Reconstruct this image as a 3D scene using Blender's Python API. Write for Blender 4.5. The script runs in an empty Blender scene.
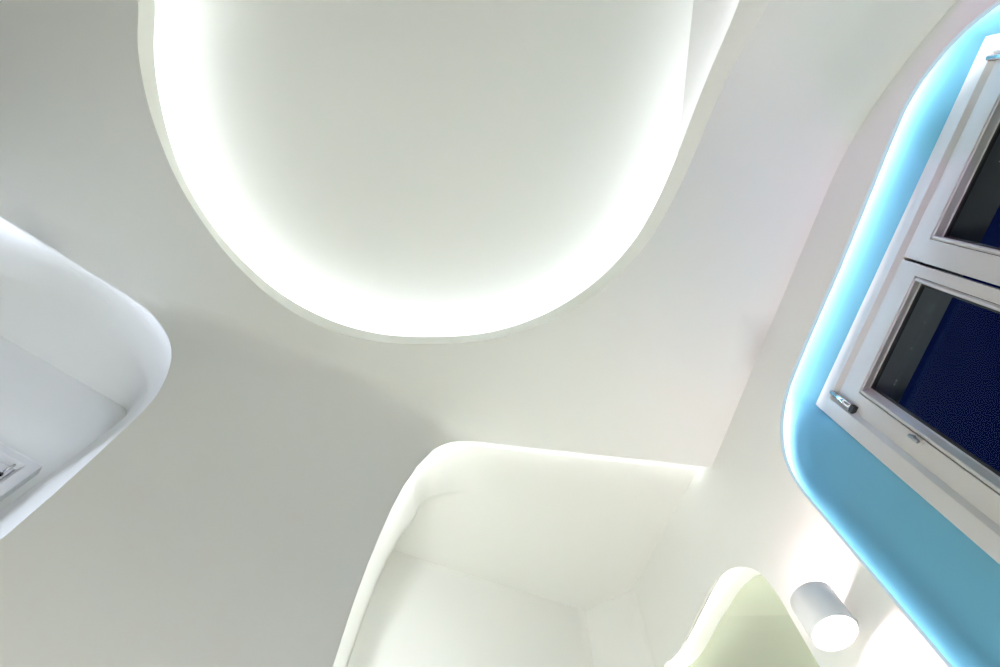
import bpy, bmesh, math
from mathutils import Vector, Matrix
from mathutils.geometry import delaunay_2d_cdt

C = bpy.context.scene
COL = C.collection
S = 1.385                       # metres per drawing unit (drawing unit: ceiling 1.3 above the eye)
EYE = 1.0                       # camera height in metres
def V(x, y, z): return Vector((x * S, y * S, z * S + EYE))

# ------------------------------------------------------------------ camera, world, exposure
cd = bpy.data.cameras.new('camera'); cam = bpy.data.objects.new('camera', cd); COL.objects.link(cam)
el, roll = math.radians(71.5915), 0.0195
fwd = Vector((0, math.cos(el), math.sin(el))); up0 = Vector((0, -math.sin(el), math.cos(el))); r0 = Vector((1, 0, 0))
up = up0 * math.cos(roll) - r0 * math.sin(roll); rt = r0 * math.cos(roll) + up0 * math.sin(roll)
m = Matrix((rt, up, -fwd)).transposed().to_4x4(); m.translation = (0, 0, EYE)
cam.matrix_world = m
cd.sensor_fit = 'HORIZONTAL'; cd.sensor_width = 36; cd.lens = 600 / 1000 * 36; cd.clip_start = 0.01
C.camera = cam

w = bpy.data.worlds.new('night_sky'); C.world = w; w.use_nodes = True
bgn = w.node_tree.nodes['Background']; bgn.inputs['Color'].default_value = (0.06, 0.14, 1.0, 1); bgn.inputs['Strength'].default_value = 0.026
C.view_settings.view_transform = 'Standard'; C.view_settings.look = 'None'
C.view_settings.gamma = 1.0; C.view_settings.use_curve_mapping = False
C.view_settings.exposure = 0.1
C.cycles.use_denoising = True
C.cycles.max_bounces = 16; C.cycles.diffuse_bounces = 12; C.cycles.transparent_max_bounces = 12
C.cycles.sample_clamp_indirect = 0; C.cycles.caustics_reflective = False; C.cycles.caustics_refractive = False

# light powers (emission strengths of the strips, watts of the bulbs)
P_CEIL, P_ALC, P_LEFT, P_BLUE, P_ARCH, P_SPOT, P_VIOLET, P_GLOBE = 22.0, 19.5, 14.0, 105.0, 31.0, 1.1, 62.0, 38.0

# ------------------------------------------------------------------ materials
def mat(name, col, rough=0.6, metal=0.0, noise=0.0):
    mt = bpy.data.materials.new(name); mt.use_nodes = True
    nt = mt.node_tree; b = nt.nodes['Principled BSDF']
    b.inputs['Base Color'].default_value = (*col, 1); b.inputs['Roughness'].default_value = rough; b.inputs['Metallic'].default_value = metal
    if noise:
        tc = nt.nodes.new('ShaderNodeTexCoord'); n = nt.nodes.new('ShaderNodeTexNoise'); n.inputs['Scale'].default_value = 90; n.inputs['Detail'].default_value = 4
        bp = nt.nodes.new('ShaderNodeBump'); bp.inputs['Strength'].default_value = noise; bp.inputs['Distance'].default_value = 0.002
        nt.links.new(tc.outputs['Object'], n.inputs['Vector']); nt.links.new(n.outputs['Fac'], bp.inputs['Height']); nt.links.new(bp.outputs['Normal'], b.inputs['Normal'])
    return mt
def emit(name, col, k):
    mt = bpy.data.materials.new(name); mt.use_nodes = True; nt = mt.node_tree; nt.nodes.clear()
    e = nt.nodes.new('ShaderNodeEmission'); e.inputs['Color'].default_value = (*col, 1); e.inputs['Strength'].default_value = k
    o = nt.nodes.new('ShaderNodeOutputMaterial'); nt.links.new(e.outputs[0], o.inputs[0]); return mt
def glass_mat():
    mt = bpy.data.materials.new('window_glass'); mt.use_nodes = True; nt = mt.node_tree; nt.nodes.clear()
    t = nt.nodes.new('ShaderNodeBsdfTransparent'); t.inputs[0].default_value = (0.9, 0.92, 0.95, 1)
    g = nt.nodes.new('ShaderNodeBsdfGlossy'); g.inputs['Roughness'].default_value = 0.0; g.inputs[0].default_value = (0.35, 0.5, 0.75, 1)
    f = nt.nodes.new('ShaderNodeFresnel'); f.inputs[0].default_value = 1.13
    mx = nt.nodes.new('ShaderNodeMixShader'); o = nt.nodes.new('ShaderNodeOutputMaterial')
    nt.links.new(f.outputs[0], mx.inputs[0]); nt.links.new(t.outputs[0], mx.inputs[1]); nt.links.new(g.outputs[0], mx.inputs[2]); nt.links.new(mx.outputs[0], o.inputs[0])
    return mt
PAINT = mat('white_wall_paint', (0.80, 0.80, 0.77), 0.55, noise=0.04)
BRIGHT = mat('trough_top_lifted_white', (0.93, 0.93, 0.90), 0.6)  # ceiling white lightened so the trough top looks better lit
LIP = mat('cream_lip_paint', (0.93, 0.93, 0.86), 0.5)
FLOOR = mat('olive_floor', (0.42, 0.45, 0.30), 0.5)
FRAME = mat('window_frame_paint', (0.50, 0.475, 0.445), 0.35)
CHROME = mat('chrome', (0.8, 0.8, 0.82), 0.15, 1.0)
GASKET = mat('black_gasket', (0.012, 0.012, 0.012), 0.6)
EXT = mat('exterior_grey', (0.12, 0.135, 0.135), 0.8)
DARKW = mat('bounce_damping_dark_grey', (0.16, 0.16, 0.18), 0.6)  # invented dark tone for unseen walls and strip channel, damps bounce light
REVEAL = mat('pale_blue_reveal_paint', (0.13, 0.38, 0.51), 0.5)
LAMPM = mat('lamp_white_metal', (0.88, 0.87, 0.90), 0.4)
ARCHM = mat('sage_panel_paint', (0.42, 0.445, 0.345), 0.6)
HOUSING = mat('strip_housing', (0.6, 0.6, 0.6), 0.5)
E_CEIL = emit('strip_light_ceiling', (0.86, 0.93, 1.0), P_CEIL)
E_ALC = emit('strip_light_alcove', (0.93, 0.97, 1.0), P_ALC)
E_ALC_UP = emit('strip_light_alcove_upright', (0.93, 0.97, 1.0), P_ALC * 1.6)
E_LEFT_UP = emit('strip_light_left_upright', (0.72, 0.80, 1.0), P_LEFT * 1.9)
E_LEFT = emit('strip_light_left', (0.66, 0.74, 1.0), P_LEFT)
E_BLUE = emit('strip_light_blue', (0.95, 0.94, 1.0), P_BLUE)
E_EDGE = emit('niche_edge_added_glow', (0.62, 0.80, 0.90), 0.75)  # glow added to the plain niche plate edge, which is no lamp
E_ARCH = emit('strip_light_arch', (0.97, 1.0, 0.97), P_ARCH)
E_VIO = emit('violet_fill_glow', (0.80, 0.42, 1.0), 2.0)
E_LENS = emit('lamp_lens_glow', (1.0, 0.78, 0.82), 34.0)
FRAME2 = mat('white_frame_paint', (0.66, 0.66, 0.65), 0.35)
STEEL = mat('dark_steel', (0.35, 0.35, 0.36), 0.3, 1.0)
E_GLOBE = emit('globe_fill_glow', (1.0, 0.98, 0.94), P_GLOBE)
GLASS = glass_mat()

# ------------------------------------------------------------------ helpers
def link(name, me, mt, parent=None, smooth=True):
    o = bpy.data.objects.new(name, me); COL.objects.link(o); me.materials.append(mt)
    if smooth:
        for p in me.polygons: p.use_smooth = True
    if parent: o.parent = parent
    return o
def fin(name, bm, mt, parent=None, smooth=True):
    me = bpy.data.meshes.new(name); bmesh.ops.recalc_face_normals(bm, faces=bm.faces); bm.to_mesh(me); bm.free()
    return link(name, me, mt, parent, smooth)
def struct(o, label=None):
    o['kind'] = 'structure'
    if label: o['label'] = label
    return o
def catmull(P, n=8, closed=False):
    out = []; N = len(P); D = len(P[0])
    rng = range(N if closed else N - 1)
    for i in rng:
        g = (lambda j: P[j % N]) if closed else (lambda j: P[min(max(j, 0), N - 1)])
        a, b, c, d = g(i - 1), g(i), g(i + 1), g(i + 2)
        ta = [0]
        for u, v in ((a, b), (b, c), (c, d)): ta.append(ta[-1] + max(1e-6, math.dist(u, v)) ** 0.5)
        t0, t1, t2, t3 = ta
        for k in range(n):
            t = t1 + (t2 - t1) * k / n; pt = []
            for q in range(D):
                A1 = (t1 - t) / (t1 - t0) * a[q] + (t - t0) / (t1 - t0) * b[q] if t1 - t0 > 2e-3 else b[q]
                A2 = (t2 - t) / (t2 - t1) * b[q] + (t - t1) / (t2 - t1) * c[q]
                A3 = (t3 - t) / (t3 - t2) * c[q] + (t - t2) / (t3 - t2) * d[q] if t3 - t2 > 2e-3 else c[q]
                B1 = (t2 - t) / (t2 - t0) * A1 + (t - t0) / (t2 - t0) * A2
                B2 = (t3 - t) / (t3 - t1) * A2 + (t - t1) / (t3 - t1) * A3
                pt.append((t2 - t) / (t2 - t1) * B1 + (t - t1) / (t2 - t1) * B2)
            out.append(tuple(pt))
    if not closed: out.append(tuple(P[-1]))
    return out
def resample(P, n, closed=False):
    Q = list(P) + ([P[0]] if closed else []); L = [0]
    for a, b in zip(Q, Q[1:]): L.append(L[-1] + math.dist(a, b))
    out = []; j = 0; cnt = n if closed else n - 1
    for k in range(n):
        x = L[-1] * k / cnt
        while j < len(Q) - 2 and L[j + 1] < x: j += 1
        f = (x - L[j]) / max(1e-9, L[j + 1] - L[j]); f = min(1, max(0, f))
        out.append(tuple(a + (b - a) * f for a, b in zip(Q[j], Q[j + 1])))
    return out
def keyed(segs, counts):
    out = []
    for i, (sg, n) in enumerate(zip(segs, counts)):
        r = resample(sg, n + 1); out += r if i == len(segs) - 1 else r[:-1]
    return out
def offset(P, d, closed=False):          # positive d: to the left of travel
    N = len(P); out = []
    for i in range(N):
        a = P[(i - 1) % N] if closed else P[max(i - 1, 0)]; b = P[(i + 1) % N] if closed else P[min(i + 1, N - 1)]
        tx, ty = b[0] - a[0], b[1] - a[1]; l = math.hypot(tx, ty) or 1
        out.append((P[i][0] - ty / l * d, P[i][1] + tx / l * d))
    return out
def loft(bm, rows, closed=False):
    vs = [[bm.verts.new(p) for p in r] for r in rows]
    for r0_, r1_ in zip(vs, vs[1:]):
        n = len(r0_)
        for i in range(n if closed else n - 1):
            j = (i + 1) % n
            try: bm.faces.new((r0_[i], r0_[j], r1_[j], r1_[i]))
            except ValueError: pass
    return vs
def lerp(a, b, t): return tuple(x + (y - x) * t for x, y in zip(a, b))
def inside(p, poly):
    x, y = p; c = False; n = len(poly)
    for i in range(n):
        x1, y1 = poly[i]; x2, y2 = poly[(i + 1) % n]
        if (y1 > y) != (y2 > y) and x < (x2 - x1) * (y - y1) / (y2 - y1) + x1: c = not c
    return c
def filled(outer, holes, to3, step=0.08):
    pts, edges = [], []
    for loop in [outer] + holes:
        b = len(pts); pts += [Vector(p) for p in loop]; n = len(loop); edges += [(b + i, b + (i + 1) % n) for i in range(n)]
    xs = [p[0] for p in outer]; ys = [p[1] for p in outer]; bd = list(pts)
    x = min(xs) + step / 2
    while x < max(xs):
        y = min(ys) + step / 2
        while y < max(ys):
            p = (x, y)
            if inside(p, outer) and not any(inside(p, h) for h in holes) and all((q.x - x) ** 2 + (q.y - y) ** 2 > (step * .4) ** 2 for q in bd): pts.append(Vector(p))
            y += step
        x += step
    vs, _, fs, *_ = delaunay_2d_cdt(pts, edges, [], 0, 1e-6)
    bm = bmesh.new(); bv = [bm.verts.new(to3(v.x, v.y)) for v in vs]
    for f in fs:
        c = sum((vs[i] for i in f), Vector((0, 0))) / len(f)
        if inside(c, outer) and not any(inside(c, h) for h in holes):
            try: bm.faces.new([bv[i] for i in f])
            except ValueError: pass
    lo = [v for v in bm.verts if not v.link_faces]; bmesh.ops.delete(bm, geom=lo, context='VERTS')
    return bm
def strip(name, parent, path3, out3, lift3, width, thick, em, gap=0.0, closed=False):
    """light strip: a housing bar with one glowing face. path3 points, out3 direction the light faces, lift3 the width direction"""
    hb = bmesh.new(); eb = bmesh.new(); rows = [[], [], [], []]; er = [[], []]
    for i, (p, o, l) in enumerate(zip(path3, out3, lift3)):
        wd = width[i] if isinstance(width, list) else width
        a = p; b = p + l * wd
        rows[0].append(a); rows[1].append(b); rows[2].append(b - o * thick); rows[3].append(a - o * thick)
        er[0].append(a + l * wd * .08 + o * .0008); er[1].append(b - l * wd * .08 + o * .0008)
    loft(hb, rows + [rows[0]], closed)
    loft(eb, er, closed)
    h = fin(name, hb, HOUSING, parent, False); fin('diffuser', eb, em, h, False)
    return h

# plan directions of the three big walls
def plane(nx, ny, k):
    n = Vector((nx, ny)).normalized(); t = Vector((n.y, -n.x))
    def M(s, z, off=0.0):
        q = t * s + n * (k + off); return V(q.x, q.y, z)
    return M, n, t
RW, rn, rtan = plane(0.97352943, 0.22856168, 0.68908)
FW, fn, ftan = plane(-0.09937919, 0.99504964, 0.70984)
LW, ln, ltan = plane(-0.57136126, 0.82069867, 0.77053)
def v3(v2): return Vector((v2[0], v2[1], 0))
UP = Vector((0, 0, 1))
ZF = -EYE / S                    # floor level in drawing units

def dip(x, y):                   # the ceiling curves down behind the window
    a = max(0, min(1, (x - .3) / .4)); wgt = a * a * (3 - 2 * a); yy = max(y, -.5)
    return 1.45 * max(0, .1 - max(yy, -.3)) ** 2 * wgt

# ------------------------------------------------------------------ floor, back walls
def poly_plan(pts, z):
    bm = bmesh.new(); bm.faces.new([bm.verts.new(V(x, y, z)) for x, y in pts]); return bm
PL = lambda M, s, off=0: ((M(s, 0, off)).x / S, (M(s, 0, off)).y / S)
rb = PL(RW, 1.45); lb = PL(LW, -.99)
bl = (-1.08, -1.35); br = (rb[0] + .02, -1.35)
struct(fin('floor', poly_plan([(-3.2, 2.6), (-3.2, -2.6), (2.2, -2.6), (2.2, 2.6)], ZF), FLOOR))
def wall_seg(name, a, b, z0=ZF, z1=1.5):
    bm = bmesh.new(); bm.faces.new([bm.verts.new(V(*p)) for p in ((*a, z0), (*b, z0), (*b, z1), (*a, z1))])
    return struct(fin(name, bm, DARKW, None, False))
wb = wall_seg('wall_back', br, bl)
wall_seg('wall_west', bl, lb)
wall_seg('wall_east', rb, br)

# ------------------------------------------------------------------ ceiling with the pill-shaped light trough
lip_out = [(-0.712, -0.232), (-0.727, -0.148), (-0.726, -0.061), (-0.714, 0.015), (-0.69, 0.101), (-0.647, 0.192), (-0.589, 0.279), (-0.507, 0.364), (-0.406, 0.425), (-0.287, 0.457), (-0.16, 0.461), (-0.018, 0.446), (0.113, 0.4), (0.221, 0.328), (0.302, 0.239), (0.348, 0.158), (0.386, 0.061), (0.423, -0.063), (0.454, -0.161), (0.479, -0.24)]
lip_in = [(-0.708, -0.243), (-0.726, -0.145), (-0.729, -0.074), (-0.722, 0.016), (-0.7, 0.109), (-0.657, 0.2), (-0.599, 0.281), (-0.515, 0.362), (-0.414, 0.421), (-0.298, 0.456), (-0.167, 0.463), (-0.024, 0.448), (0.105, 0.4), (0.217, 0.321), (0.295, 0.229), (0.338, 0.144), (0.372, 0.047), (0.41, -0.085), (0.435, -0.163), (0.462, -0.245)]
tail = [(0.50, -0.42), (0.48, -0.65), (0.38, -0.88), (0.18, -1.05), (-0.10, -1.12), (-0.38, -1.05), (-0.58, -0.86), (-0.67, -0.62), (-0.695, -0.42)]
lo = catmull(lip_out + tail, 7, True); li = catmull(lip_in + tail, 7, True)     # travel: clockwise seen from above -> left is outside? (checked by sign below)
area = sum(a[0] * b[1] - b[0] * a[1] for a, b in zip(lo, lo[1:] + lo[:1]))
OUTS = -1 if area > 0 else 1     # offset sign that points out of the opening

# front edge of the ceiling: right alcove opening, flare between the alcoves, left alcove opening
f_out = [(-0.149, ZF), (-0.149, 0.2), (-0.149, 0.629), (-0.149, 0.712), (-0.148, 0.79), (-0.144, 0.863), (-0.138, 0.952), (-0.129, 1.042), (-0.116, 1.119), (-0.099, 1.185), (-0.076, 1.244), (-0.044, 1.281), (-0.018, 1.293), (0.008, 1.2985), (.035, 1.2999)]
l_out = [(-0.226, ZF), (-0.228, 0.2), (-0.230, 0.636), (-0.234, 0.75), (-0.24, 0.848), (-0.246, 0.939), (-0.257, 1.037), (-0.281, 1.123), (-0.313, 1.195), (-0.35, 1.243), (-0.398, 1.278), (-0.43, 1.292), (-0.466, 1.2985), (-.50, 1.2999)]
# plan corner of both planes
A_ = Matrix(((fn.x, fn.y), (ln.x, ln.y))); kc = A_.inverted() @ Vector((0.70984, 0.77053))
f_end, l_end = PL(FW, 0.035), PL(LW, -0.50)
def bez(a, c, b, n): return [((1 - t) ** 2 * a[0] + 2 * t * (1 - t) * c[0] + t * t * b[0], (1 - t) ** 2 * a[1] + 2 * t * (1 - t) * c[1] + t * t * b[1]) for t in [i / n for i in range(n + 1)]]
COVE = .42                        # height over which the flare bends from ceiling into wall
def flare(a, b, z):
    q = min(1, max(0, (1.3 - z) / COVE)); g = math.sqrt(max(0, 1 - (1 - q) ** 2))
    mid = ((f_end[0] + l_end[0]) / 2 + .05, (f_end[1] + l_end[1]) / 2 - .10)
    return bez(a, (mid[0] + (kc[0] - mid[0]) * g, mid[1] + (kc[1] - mid[1]) * g), b, 24)
flare_top = flare(f_end, l_end, 1.3)
r_s = [1.45, 1.25, 1.1, .9, .75] + [.6 - .025 * i for i in range(26)] + [-.1, -.2, -.3, -.4, -.5, -.57, -.6252]
l_far = -1.25                     # far end of the left opening
outline = [PL(RW, s) for s in r_s] + [PL(FW, s) for s in (.571, .45, .3, .15)] + flare_top + [PL(LW, s) for s in (-.6, -.7, -.8, -.87, -.93)] + [lb, bl, br]
ceil_bm = filled(outline, [lo], lambda x, y: V(x, y, 1.3 - dip(x, y)), 0.07)
ceiling = struct(fin('ceiling', ceil_bm, PAINT))
ZL, ZT = 1.355, 1.445
lp = bmesh.new()
loft(lp, [[V(a[0] + (b[0] - a[0]) * t, a[1] + (b[1] - a[1]) * t, (1.3 - dip(*a)) * (1 - t) + ZL * t) for a, b in zip(lo, li)] for t in (0, .5, 1)], True)
fin('trough_lip', lp, LIP, ceiling)
ledge = offset(li, OUTS * .13, True)
lg = bmesh.new(); loft(lg, [[V(*p, ZL) for p in li], [V(*p, ZL) for p in ledge]], True); fin('trough_ledge', lg, PAINT, ceiling)
top = [(min(p[0], .40), p[1]) for p in ledge]
sw = bmesh.new(); loft(sw, [[V(*lerp(a, b, t), ZL + (ZT - ZL) * t) for a, b in zip(ledge, top)] for t in (0, .5, 1)], True); fin('trough_side', sw, PAINT, ceiling)
seen = []
for p in top:
    if not seen or math.dist(p, seen[-1]) > .004: seen.append(p)
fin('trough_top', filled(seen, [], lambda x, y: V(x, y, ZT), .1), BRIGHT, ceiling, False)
pth = offset(li, OUTS * .062, True); dirs = []
for i in range(len(pth)):
    a, b = pth[i - 1], pth[(i + 1) % len(pth)]; d = Vector((b[0] - a[0], b[1] - a[1])).normalized(); dirs.append(Vector((-d.y, d.x, 0)) * OUTS)
strip('led_strip', ceiling, [V(*p, ZL + .008) for p in pth], [UP] * len(pth), dirs, .02, .006, E_CEIL, closed=True)

# ------------------------------------------------------------------ right wall with the window niche and the arched niche
win_out = [(-0.470, .25), (-0.471, .45), (-0.4715, 0.676), (-0.472, 0.80), (-0.472, 0.90), (-0.4715, 0.975), (-0.464, 1.025), (-0.448, 1.066), (-0.423, 1.098), (-0.390, 1.124), (-0.341, 1.143), (-0.25, 1.150), (-0.078, 1.152), (0.08, 1.160), (0.171, 1.165), (0.228, 1.164), (0.273, 1.150), (0.326, 1.114), (0.359, 1.073), (0.380, 1.03), (.41, .95), (.435, .86), (.45, .75), (.452, .5), (.45, .25), (.43, .15), (.36, .10), (.2, .09), (0, .09), (-.2, .09), (-.38, .10), (-.45, .16)]
W = resample(catmull(win_out, 8, True), 260, True)
arch_out = [(-.655, -.2), (-.656, .2), (-0.6575, .6), (-0.6575, 0.746), (-0.657, 0.83), (-0.6565, 0.905), (-0.668, 0.972), (-0.695, 1.02), (-0.74, 1.066), (-0.79, 1.091), (-0.85, 1.099), (-0.92, 1.104), (-1.0, 1.110), (-1.06, 1.126), (-1.10, 1.143), (-1.122, 1.13), (-1.127, 1.05), (-1.127, .6), (-1.127, .2), (-1.12, -.2), (-1.09, -.28), (-.9, -.3), (-.7, -.28)]
Aq = resample(catmull(arch_out, 8, True), 220, True)
S_END = -1.14
wr_out = [(1.45, ZF), (1.45, 1.0), (1.45, 1.5), (1, 1.5), (0, 1.5), (-.6, 1.5), (S_END, 1.5), (S_END, 1.0), (S_END, .4), (S_END, ZF), (-.5, ZF), (.5, ZF)]
wall_right = struct(fin('wall_right', filled(wr_out, [W, Aq], lambda s, z: RW(s, z), .1), PAINT, None, False))
def csign(P): return -1 if sum(a[0] * b[1] - b[0] * a[1] for a, b in zip(P, P[1:] + P[:1])) > 0 else 1
def niche_rows(P, M, sg, edge, offA, dA):
    """edge return of the plate, then back out behind it"""
    A = offset(P, sg * offA, True)
    return A, [[M(*p, 0) for p in P], [M(*p, edge) for p in P]], [[M(*p, edge) for p in P], [M(*p, edge) for p in A]]
sgW = csign(W)
D_FR = .10
KF = (.68908 + D_FR) / (.68908 + .11)      # the measured frame sizes belong to a depth of .11
# rounded opening -> rectangular window frame
fx0, fx1, fz0, fz1 = -.376 * KF, .376 * KF, .19, 1.200 * KF
rect = []
cx, cz = 0.0, .62
wallA = offset(W, sgW * .066, True)
def to_rect(p):
    # project the outline point radially on the frame rectangle
    dx, dz = p[0] - cx, p[1] - cz; hx, hz = (fx1 - fx0) / 2, (fz1 - fz0) / 2; rz = fz0 + hz
    dz = p[1] - rz
    k_ = min(hx / abs(dx) if abs(dx) > 1e-6 else 9e9, hz / abs(dz) if abs(dz) > 1e-6 else 9e9)
    return (cx + dx * k_, rz + dz * k_)
rectW = [to_rect(p) for p in W]
for cnr in ((fx0, fz0), (fx0, fz1), (fx1, fz0), (fx1, fz1)):
    i = min(range(len(rectW)), key=lambda q: math.dist(rectW[q], cnr)); rectW[i] = cnr
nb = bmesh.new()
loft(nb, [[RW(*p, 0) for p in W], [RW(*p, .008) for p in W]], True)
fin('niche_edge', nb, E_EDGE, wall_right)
nb = bmesh.new()
loft(nb, [[RW(*p, .008) for p in W], [RW(*p, .008) for p in wallA], [RW(*p, .032) for p in wallA]], True)
fin('niche_edge_back', nb, DARKW, wall_right, False)
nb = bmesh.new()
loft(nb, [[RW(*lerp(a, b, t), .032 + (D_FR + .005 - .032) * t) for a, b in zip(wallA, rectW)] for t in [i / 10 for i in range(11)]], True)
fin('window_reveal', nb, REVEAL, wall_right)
def face_dirs(P, M, sg, closed=True):
    o = []
    for i in range(len(P)):
        a, b = (P[i - 1], P[(i + 1) % len(P)]) if closed else (P[max(i - 1, 0)], P[min(i + 1, len(P) - 1)])
        tx, ty = b[0] - a[0], b[1] - a[1]; l = math.hypot(tx, ty); nx, ny = -ty / l * sg, tx / l * sg
        o.append((M(nx, ny) - M(0, 0)).normalized())
    return o
def niche_strip(P, M, n2, sg, off, d0, width, em, parent, tilt=90, tilt_top=84):
    """glowing bar behind a niche edge; tilt 90 faces away from the opening, 0 faces into the niche"""
    Q = offset(P, sg * off, True); n3 = v3(n2)
    od = face_dirs(P, M, sg, True); an = [math.radians(tilt + (tilt_top - tilt) * max(0, o.z)) for o in od]
    fd = [(n3 * math.cos(a) + o * math.sin(a)).normalized() for o, a in zip(od, an)]; ld = [(n3 * math.sin(a) - o * math.cos(a)).normalized() for o, a in zip(od, an)]
    return strip('led_strip', parent, [M(*p, d0) + o * (width * math.cos(a)) for p, o, a in zip(Q, od, an)], fd, ld, width, .003, em, closed=True)
niche_strip(W, RW, rn, sgW, .040, .0105, .012, E_BLUE, wall_right, 45, 70)

# arched niche
sgA = csign(Aq); arA = offset(Aq, sgA * .028, True); D_A = .055
nb = bmesh.new(); loft(nb, [[RW(*p, 0) for p in Aq], [RW(*p, .004) for p in Aq]], True); fin('arch_edge', nb, PAINT, wall_right)
def arch_back(s, z):
    # fold shaped into the back panel for a slight shade change
    ax, az, bx, bz = -.907, 1.10, -.714, .924
    d = ((bx - ax) * (z - az) - (bz - az) * (s - ax)) / math.hypot(bx - ax, bz - az)
    return RW(s, z, D_A + max(0, d) * .12)
nb = bmesh.new(); loft(nb, [[RW(*a, .004).lerp(arch_back(*b), t) for a, b in zip(arA, Aq)] for t in [i / 6 for i in range(7)]], True); fin('arch_reveal', nb, PAINT, wall_right)
fin('arch_panel', filled(Aq, [], arch_back, .04), ARCHM, wall_right, False)
niche_strip(Aq, RW, rn, sgA, .014, .007, .012, E_ARCH, wall_right, 80)

# ------------------------------------------------------------------ windows
def quad_ring(bm, M, o, i, do, di):
    """ring between two rectangles (s0,s1,z0,z1) at depths do and di"""
    R = lambda r, d: [M(r[0], r[2], d), M(r[1], r[2], d), M(r[1], r[3], d), M(r[0], r[3], d)]
    loft(bm, [R(o, do), R(i, di)], True)
def ring_profile(bm, M, steps):
    R = lambda r, d: [M(r[0], r[2], d), M(r[1], r[2], d), M(r[1], r[3], d), M(r[0], r[3], d)]
    loft(bm, [R(r, d) for r, d in steps], True)
def ins(r, e): return (r[0] + e[0], r[1] - e[1], r[2] + e[2], r[3] - e[3])
def E4(v): return (v, v, v, v)
def bevelled(name, bm, mt, parent, wdt=.0015):
    bmesh.ops.remove_doubles(bm, verts=bm.verts, dist=1e-6)
    o = fin(name, bm, mt, parent, False); bv = o.modifiers.new('bevel', 'BEVEL'); bv.width = wdt; bv.segments = 2; bv.limit_method = 'ANGLE'; bv.angle_limit = math.radians(25)
    return o
def cyl_between(bm, a, b, r, n=20, caps=True):
    d = (b - a).normalized(); x = d.orthogonal().normalized(); y = d.cross(x)
    r1 = [a + (x * math.cos(t) + y * math.sin(t)) * r for t in [2 * math.pi * i / n for i in range(n)]]
    r2 = [p + (b - a) for p in r1]; vs = loft(bm, [r1, r2], True)
    if caps: bm.faces.new(vs[0][::-1]); bm.faces.new(vs[1])
def box_bm(bm, M, s0, s1, z0, z1, d0, d1):
    vs = [bm.verts.new(M(s, z, d)) for d in (d0, d1) for s, z in ((s0, z0), (s1, z0), (s1, z1), (s0, z1))]
    for f in ((0, 1, 2, 3), (7, 6, 5, 4), (0, 4, 5, 1), (1, 5, 6, 2), (2, 6, 7, 3), (3, 7, 4, 0)): bm.faces.new([vs[i] for i in f])
def build_window(name, M, n2, outer, dface, dback, fr, sashes, label, ext, hk=1.0, paint=None):
    FR_ = paint or FRAME
    root = bpy.data.objects.new(name, None); COL.objects.link(root); root.location = M((outer[0] + outer[1]) / 2, outer[2], dface); root['kind'] = 'structure'; root['label'] = label
    bpy.context.view_layer.update(); inv = root.matrix_world.inverted()
    made = []
    inner = ins(outer, fr)
    bm = bmesh.new(); ring_profile(bm, M, [(outer, dback), (outer, dface), (ins(outer, E4(.001)), dface), (ins(inner, E4(-.010)), dface), (inner, dface + .012), (inner, dback)])
    made.append(bevelled('frame', bm, FR_, root))
    for (so, bead_o, gl, hinge_s, latch) in sashes:
        bm = bmesh.new(); sd = dface + .009
        ring_profile(bm, M, [(so, dback), (so, sd), (bead_o, sd), (bead_o, sd + .003)])
        sh = bevelled('sash', bm, FR_, root); made.append(sh)
        bm = bmesh.new(); bo = ins(bead_o, E4(.0008))
        ring_profile(bm, M, [(bo, sd + .003), (ins(bo, E4(.004)), sd - .001), (ins(bo, E4(.007)), sd), (ins(gl, E4(-.002)), sd + .018), (gl, sd + .020)])
        made.append(bevelled('glazing_bead', bm, FR_, sh, .0008))
        bm = bmesh.new(); ring_profile(bm, M, [(ins(gl, E4(-.002)), sd + .0195), (ins(gl, E4(.0035)), sd + .0205), (ins(gl, E4(.0035)), sd + .026)])
        made.append(fin('gasket', bm, GASKET, sh, False))
        bm = bmesh.new(); bm.faces.new([bm.verts.new(M(s, z, sd + .024)) for s, z in ((gl[0], gl[2]), (gl[1], gl[2]), (gl[1], gl[3]), (gl[0], gl[3]))])
        made.append(fin('pane', bm, GLASS, sh, False))
        # barrel hinge at the top corner
        bm = bmesh.new(); hz = so[3] + .002
        cyl_between(bm, M(hinge_s, hz, dface + .002), M(hinge_s, hz - .070 * hk, dface + .002), .0075 * hk)
        hg = fin('hinge', bm, CHROME, sh, True); made.append(hg)
        bm = bmesh.new(); box_bm(bm, M, hinge_s - .010 * hk, hinge_s + .006 * hk, hz - .082 * hk, hz - .070 * hk, dface, dface + .012 * hk); made.append(bevelled('hinge_pin', bm, GASKET, hg, .001))
        if latch:
            ls, lz = latch
            bm = bmesh.new(); box_bm(bm, M, ls - .004, ls + .004, lz - .013, lz + .013, sd - .003, sd + .001)
            lt = bevelled('latch', bm, FR_, sh); made.append(lt)
            bm = bmesh.new(); cyl_between(bm, M(ls, lz - .014, sd - .012), M(ls, lz + .008, sd - .012), .0048, 14); cyl_between(bm, M(ls, lz + .006, sd), M(ls, lz + .006, sd - .012), .004, 14)
            made.append(fin('latch_pin', bm, STEEL, lt, True))
    if ext:
        bm = bmesh.new(); box_bm(bm, M, outer[0] - .3, outer[1] + .3, ext[0], ext[0] + .2, dback + .012, ext[1])
        made.append(bevelled('lintel', bm, EXT, root))
    for o in made:                # meshes were built in world space: keep them there under their Empty
        top_ = o
        while top_.parent is not None and top_.parent is not root: top_ = top_.parent
        if o.parent is root: o.matrix_parent_inverse = inv
    return root
def k4(r, d=.009):
    f = (.68908 + D_FR + d) / .79908
    return tuple(v * f for v in r)
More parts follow.
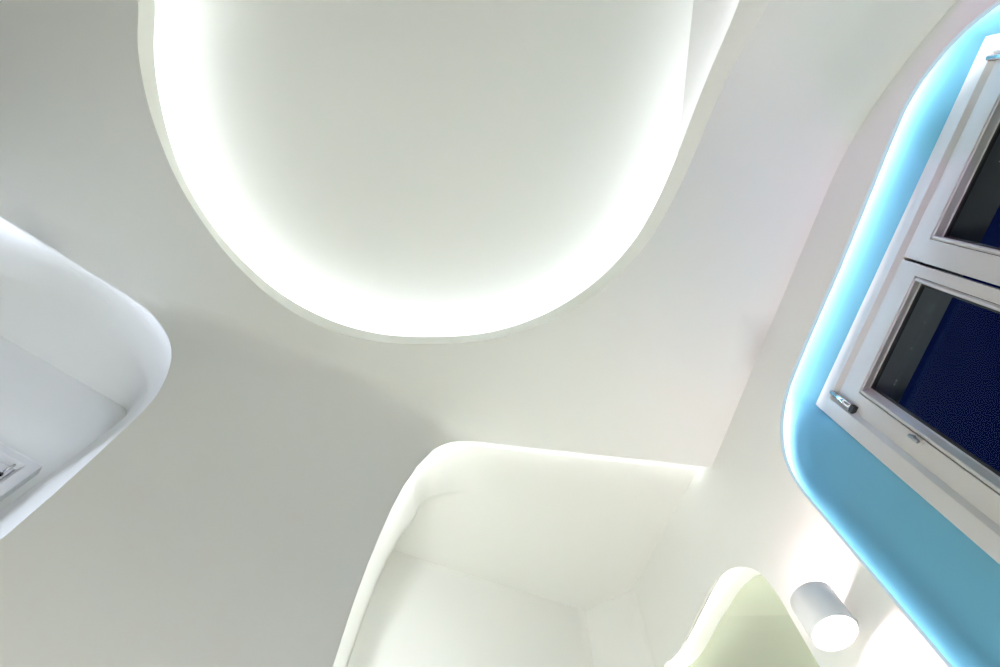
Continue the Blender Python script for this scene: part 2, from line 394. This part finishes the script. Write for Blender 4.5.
build_window('window_1', RW, rn, (fx0, fx1, fz0, fz1), D_FR, D_FR + .045, (.042 * KF, .040 * KF, .05, .045 * KF),
    [(k4((-.333, -.0325, .247, 1.153)), k4((-.297, -.054, .29, 1.092)), k4((-.274, -.063, .31, 1.064), .031), -.331 * KF, (-.304 * KF, .918 * KF)),
     (k4((-.0275, .336, .247, 1.153)), k4((.015, .300, .29, 1.100)), k4((.024, .282, .31, 1.066), .031), .335 * KF, None)],
    'white two-sash window in the blue-lit niche', (1.12, .22))

# ------------------------------------------------------------------ front wall: flare between the alcoves, then the alcove behind
N_FL = 40
fo = catmull(f_out, 6); lo2 = catmull(l_out, 6)
def at_z(P, z):
    for a, b in zip(P, P[1:]):
        if a[1] <= z <= b[1]: return a[0] + (b[0] - a[0]) * (z - a[1]) / max(1e-9, b[1] - a[1])
    return P[-1][0]
zs = [ZF, 0, .3, .5] + [.6 + .03 * i for i in range(15)] + [1.04, 1.07, 1.10, 1.125, 1.15, 1.17, 1.19, 1.205, 1.22, 1.235, 1.25, 1.262, 1.272, 1.28, 1.287, 1.293, 1.297, 1.2995]
rows = []
for z in zs:
    a = PL(FW, at_z(fo, z)); b = PL(LW, at_z(lo2, z)); rows.append([V(x, y, z) for x, y in flare(a, b, z)])
rows.append([V(x, y, 1.3) for x, y in flare_top])
fb = bmesh.new(); loft(fb, rows)
wall_front = struct(fin('wall_front', fb, PAINT))

# alcove opening, travelled from the right wall along the top and down the left edge
topf = [(.612, 1.3), (.571, 1.3), (.42, 1.3), (.25, 1.3), (.12, 1.3), (.035, 1.3)]
OF = keyed([topf, fo[::-1][:26], fo[::-1][25:]], (30, 40, 24))
def loft_niche(parent, M, n2, O, sg, B3, em, em_up, inset=0.0, pocket=False, slope=.03, D2=.15, topw=.012, ctrl=None, mt=PAINT):
    # behind a level edge the strip sits well back; behind an upright edge it hugs the edge
    N = len(O); nz = []
    for i in range(N):
        a, b = O[max(i - 2, 0)], O[min(i + 2, N - 1)]; l = math.hypot(b[0] - a[0], b[1] - a[1]); nz.append(abs(b[0] - a[0]) / l)
    nz = [sum(nz[max(0, i - 15):i + 16]) / len(nz[max(0, i - 15):i + 16]) for i in range(N)]
    def off(vs, vt):
        o1 = offset(O, sg); return [(p[0] + (q[0] - p[0]) * (vs + (vt - vs) * w_), p[1] + (q[1] - p[1]) * (vs + (vt - vs) * w_)) for p, q, w_ in zip(O, o1, nz)]
    A = off(.05, .062); A2 = off(inset, .062 + slope * (D2 - .05)); e = .004
    bm = bmesh.new(); loft(bm, [[M(*p, 0) for p in O], [M(*p, e) for p in O]]); fin('alcove_edge', bm, mt, parent)
    bm = bmesh.new(); loft(bm, [[M(*p, e) for p in O], [M(*p, e) for p in A], [M(*p, .05) for p in A]]); fin('alcove_edge_back', bm, mt, parent, False)
    a2 = [M(*p, D2) for p in A2]
    rows = [[M(*lerp(p, q, t), .05 + (D2 - .05) * t) for p, q in zip(A, A2)] for t in (0, .25, .5, .75, .92)]
    if pocket:                   # behind the upright nose an added hidden bar brightens the back panel
        rows.append(a2); rows.append([M(*p, D2 + .003) for p in off(inset + .004, .062 + slope * (D2 - .047))]); P2 = off(.08, .062 + slope * (D2 - .038)); a2 = [M(*p, D2 + .012) for p in P2]
        i0 = next(i for i in range(N) if nz[i] < .45); Q2 = off(.075, .075)[i0:]; o2 = face_dirs(O, M, sg, False)[i0:]; n3 = v3(n2)
        strip('led_strip', parent, [M(*p, D2 + .018) for p in Q2], [n3] * len(Q2), [-o for o in o2], .006, .003, em)
    for t in [i / 16 for i in range(18)]:
        rows.append([p * ((1 - t) ** 2) + c * (2 * t * (1 - t)) + b * (t * t) for p, c, b in zip(a2, ctrl or [p.lerp(b, .5) for p, b in zip(a2, B3)], B3)])
    bm = bmesh.new(); loft(bm, rows); fin('alcove_lining', bm, mt, parent)
    L = off(.027, .036); n3 = v3(n2); od = face_dirs(O, M, sg, False); fd, ld, wd = [], [], []
    for o_, w_ in zip(od, nz):
        an = math.radians(8 + 67 * w_); fd.append((n3 * math.cos(an) + o_ * math.sin(an)).normalized())
        ld.append((n3 * math.sin(an) - o_ * math.cos(an)).normalized()); wd.append(.034 - (.034 - topw) * w_)
    P3 = [M(*p, .0065) + o_ * (.006 * w_) for p, o_, w_ in zip(L, od, nz)]; k0 = 0
    for k in range(1, N + 1):    # one bar per level or upright run
        if k == N or (nz[k] < .4) != (nz[k0] < .4):
            e1 = min(k + 1, N)
            if e1 - k0 > 1: strip('led_strip', parent, P3[k0:e1], fd[k0:e1], ld[k0:e1], wd[k0:e1], .003, em_up if nz[k0] < .4 else em)
            k0 = k
def soff(x, y): return 1.36 + .2 * (y - .81)
# back crease of the alcove in plan: right wall end -> chamfer -> back corner -> left corner
re = PL(RW, S_END)
bc = [re, (.416, 1.268), (.34, 1.33), (.276, 1.379)]
chamf = catmull([re, (.398, 1.286), (.370, 1.308), (.325, 1.342), (.276, 1.379)], 8)
back_l = (-.385, 1.089)
back = [chamf[-1], (.1, 1.379 + (1.10 - 1.379) * .176 / .636), back_l]
fil = .05
backline = chamf + resample([chamf[-1], back_l], 24)[1:]
B_top = [V(x, y, soff(x, y)) for x, y in backline]
# the lining meets the back panel along the crease, then bends round the left corner in a wide fillet
FIL = .012
u_b = Vector((chamf[-1][0] - back_l[0], chamf[-1][1] - back_l[1])).normalized()
tang = (back_l[0] + u_b.x * FIL, back_l[1] + u_b.y * FIL); zt = soff(*tang)
crease = chamf + resample([chamf[-1], tang], 24)[1:]
crease[0] = PL(RW, S_END, .006)
split_ = min(range(len(crease)), key=lambda i: abs(crease[i][0] + .02))
segT = [V(x, y, soff(x, y)) for x, y in crease[:split_ + 1]]
segC = [V(x, y, soff(x, y)) for x, y in crease[split_:-1]] + [V(tang[0], tang[1], zt - .45 * i / 12) for i in range(13)]
segD = [V(tang[0], tang[1], z) for z in (zt - .45, .6, .2, ZF)]
BF = [Vector(p) for p in keyed([[tuple(p) for p in segT], [tuple(p) for p in segC], [tuple(p) for p in segD]], (30, 40, 24))]
sgF = 1 if offset(OF, 1)[10][1] > OF[10][1] else -1
loft_niche(wall_front, FW, fn, OF, sgF, BF, E_ALC, E_ALC_UP, .0, True, .2, .20, .009)
# back panel of the alcove
bm = bmesh.new(); nz = 10
loft(bm, [[V(x, y, ZF + (soff(x, y) + .02 - ZF) * i / nz) for x, y in backline] for i in range(nz + 1)])
fin('alcove_back', bm, PAINT, wall_front)

# ------------------------------------------------------------------ left wall with its own lit alcove and window
lfar = [(-.87, 1.3), (-.91, 1.285), (-.94, 1.25), (-.955, 1.18), (-.96, .9), (-.96, .3), (-.96, ZF)]
lf = catmull(lfar, 6)
ext_out = lf + [(-.99, ZF), (-.99, 1.3)]
wall_left = struct(fin('wall_left', filled([(p[0], p[1]) for p in ext_out], [], lambda s, z: LW(s, z), .12), PAINT, None, False))
OL = keyed([lo2[:28], lo2[27:], [(-.50, 1.3), (-.87, 1.3)], lf], (20, 40, 24, 40))
sgL = 1 if offset(OL, 1)[70][1] > OL[70][1] else -1
DB = .319; ZS = 1.37; bs = -.367
def LB(s, z): return LW(s, z, DB)
fr_ = .035
cornL = [(bs, .95), (bs, 1.1), (bs, ZS - fr_ - .02)] + [(bs - fr_ + fr_ * math.cos(a), ZS - fr_ + fr_ * math.sin(a)) for a in [math.pi / 2 * i / 6 for i in range(7)]] + [(-.52, ZS)]
BLp = keyed([[(bs, ZF), (bs, .5), (bs, .95)], cornL, [(-.52, ZS), (-1.15, ZS)], [(-1.15, ZS), (-1.26, ZS), (-1.26, 1.2), (-1.26, ZF)]], (20, 40, 24, 40))
loft_niche(wall_left, LW, ln, OL, sgL, [LB(*p) for p in BLp], E_LEFT, E_LEFT_UP, -.072, topw=.007)
wo = (-.98, -.382, .05, 1.066)
hole = [(wo[0] + .01, wo[2] + .01), (wo[1] - .01, wo[2] + .01), (wo[1] - .01, wo[3] - .01), (wo[0] + .01, wo[3] - .01)]
fin('alcove_back', filled(BLp, [hole], LB, .1), PAINT, wall_left, False)
build_window('window_2', LW, ln, wo, DB - .022, DB + .03, (.031, .031, .04, .028),
    [((-.675, -.415, .09, 1.036), (-.645, -.445, .12, .985), (-.63, -.46, .14, .965), -.418, None),
     ((-.945, -.68, .09, 1.036), (-.92, -.71, .12, .985), (-.90, -.72, .14, .965), -.945, None)],
    'white window frame inside the left alcove', (1.0, DB + .15), .45, FRAME2)

# ------------------------------------------------------------------ cylindrical up-and-down wall lamp
lamp = bpy.data.objects.new('wall_lamp', None); COL.objects.link(lamp)
ls, lz0, lz1, loff, lr = -.548, .692, .760, -.052, .0345
lamp.location = RW(ls, lz0, loff)
lamp['label'] = 'white cylindrical up-and-down wall lamp beside the blue-lit window niche'; lamp['category'] = 'lamp'
def loc(v): return v - lamp.location
R_ = lr * S; H_ = (lz1 - lz0) * S
bm = bmesh.new(); n = 64; prof = [(R_ - .004, .012), (R_ - .004, .001), (R_ - .003, 0), (R_ - .001, 0), (R_, .001), (R_, H_ - .001), (R_ - .001, H_), (R_ - .003, H_), (R_ - .004, H_ - .001), (R_ - .004, H_ - .012)]
loft(bm, [[Vector((r * math.cos(a), r * math.sin(a), z)) for a in [2 * math.pi * i / n for i in range(n)]] for r, z in prof], True)
body = fin('body', bm, LAMPM, lamp)
for z, up_ in ((.004, -1), (H_ - .004, 1)):
    bm = bmesh.new(); bm.faces.new([bm.verts.new((math.cos(2 * math.pi * i / n) * (R_ - .0045), math.sin(2 * math.pi * i / n) * (R_ - .0045), z)) for i in range(n)])
    fin('lens', bm, E_LENS, body, False)
nn = v3(rn)
bm = bmesh.new(); a = nn * (R_ - .001); b = nn * (-loff * S); cyl_between(bm, a + UP * H_ * .5, b + UP * H_ * .5, .008); fin('bracket', bm, LAMPM, lamp)
for name, z, rx in (('lamp_downlight', -.004, 0), ('lamp_uplight', H_ + .004, math.pi)):
    ld = bpy.data.lights.new(name, 'SPOT'); ld.energy = P_SPOT; ld.color = (1.0, .78, .80); ld.spot_size = math.radians(112); ld.spot_blend = .7; ld.shadow_soft_size = .012
    lo_ = bpy.data.objects.new(name, ld); COL.objects.link(lo_); lo_.parent = lamp; lo_.location = (0, 0, z); lo_.rotation_euler = (rx, 0, 0)

# ------------------------------------------------------------------ added, unseen violet spotlight on the back wall (behind the camera)
sp, aim = V(.55, -1.27, .45), V(.86, -.12, 1.22); ax = (aim - sp).normalized()
bm = bmesh.new(); cyl_between(bm, sp - ax * .10, sp, .035, 32); head = fin('fill_spot', bm, LAMPM, wb)
bm = bmesh.new(); cyl_between(bm, sp - ax * .06, V(.55, -1.35, .40), .010, 16); fin('bracket', bm, LAMPM, head)
bm = bmesh.new(); cyl_between(bm, sp + ax * .0005, sp + ax * .002, .030, 32); fin('lens', bm, E_VIO, head)
vd = bpy.data.lights.new('violet_fill', 'SPOT'); vd.energy = P_VIOLET; vd.color = (0.80, 0.42, 1.0); vd.spot_size = math.radians(52); vd.spot_blend = 1.0; vd.shadow_soft_size = .025
vo = bpy.data.objects.new('violet_fill', vd); COL.objects.link(vo); vo.location = sp + ax * .006; vo.rotation_euler = (-ax).to_track_quat('Z', 'Y').to_euler(); vo.parent = wb

# ------------------------------------------------------------------ added globe fill light, unseen below the view
gl = bpy.data.objects.new('globe_fill_light', None); COL.objects.link(gl); gl.location = V(-.16, .30, ZF)
gl['label'] = 'added globe fill light, unseen, on the floor in front of the alcove'; gl['category'] = 'lamp'
def lathe(name, prof, mt, parent, n=40):
    bm = bmesh.new(); loft(bm, [[Vector((r * math.cos(2 * math.pi * i / n), r * math.sin(2 * math.pi * i / n), z)) for i in range(n)] for r, z in prof], True)
    return fin(name, bm, mt, parent)
lathe('base', [(.001, 0), (.13, 0), (.135, .004), (.135, .016), (.13, .02), (.03, .022), (.014, .03)], CHROME, gl)
lathe('pole', [(.012, .02), (.012, .48), (.04, .49), (.04, .505), (.001, .506)], CHROME, gl)
lathe('globe', [(max(.001, .15 * math.sin(a)), 0.645 - .15 * math.cos(a)) for a in [math.pi * i / 24 for i in range(25)]], E_GLOBE, gl)
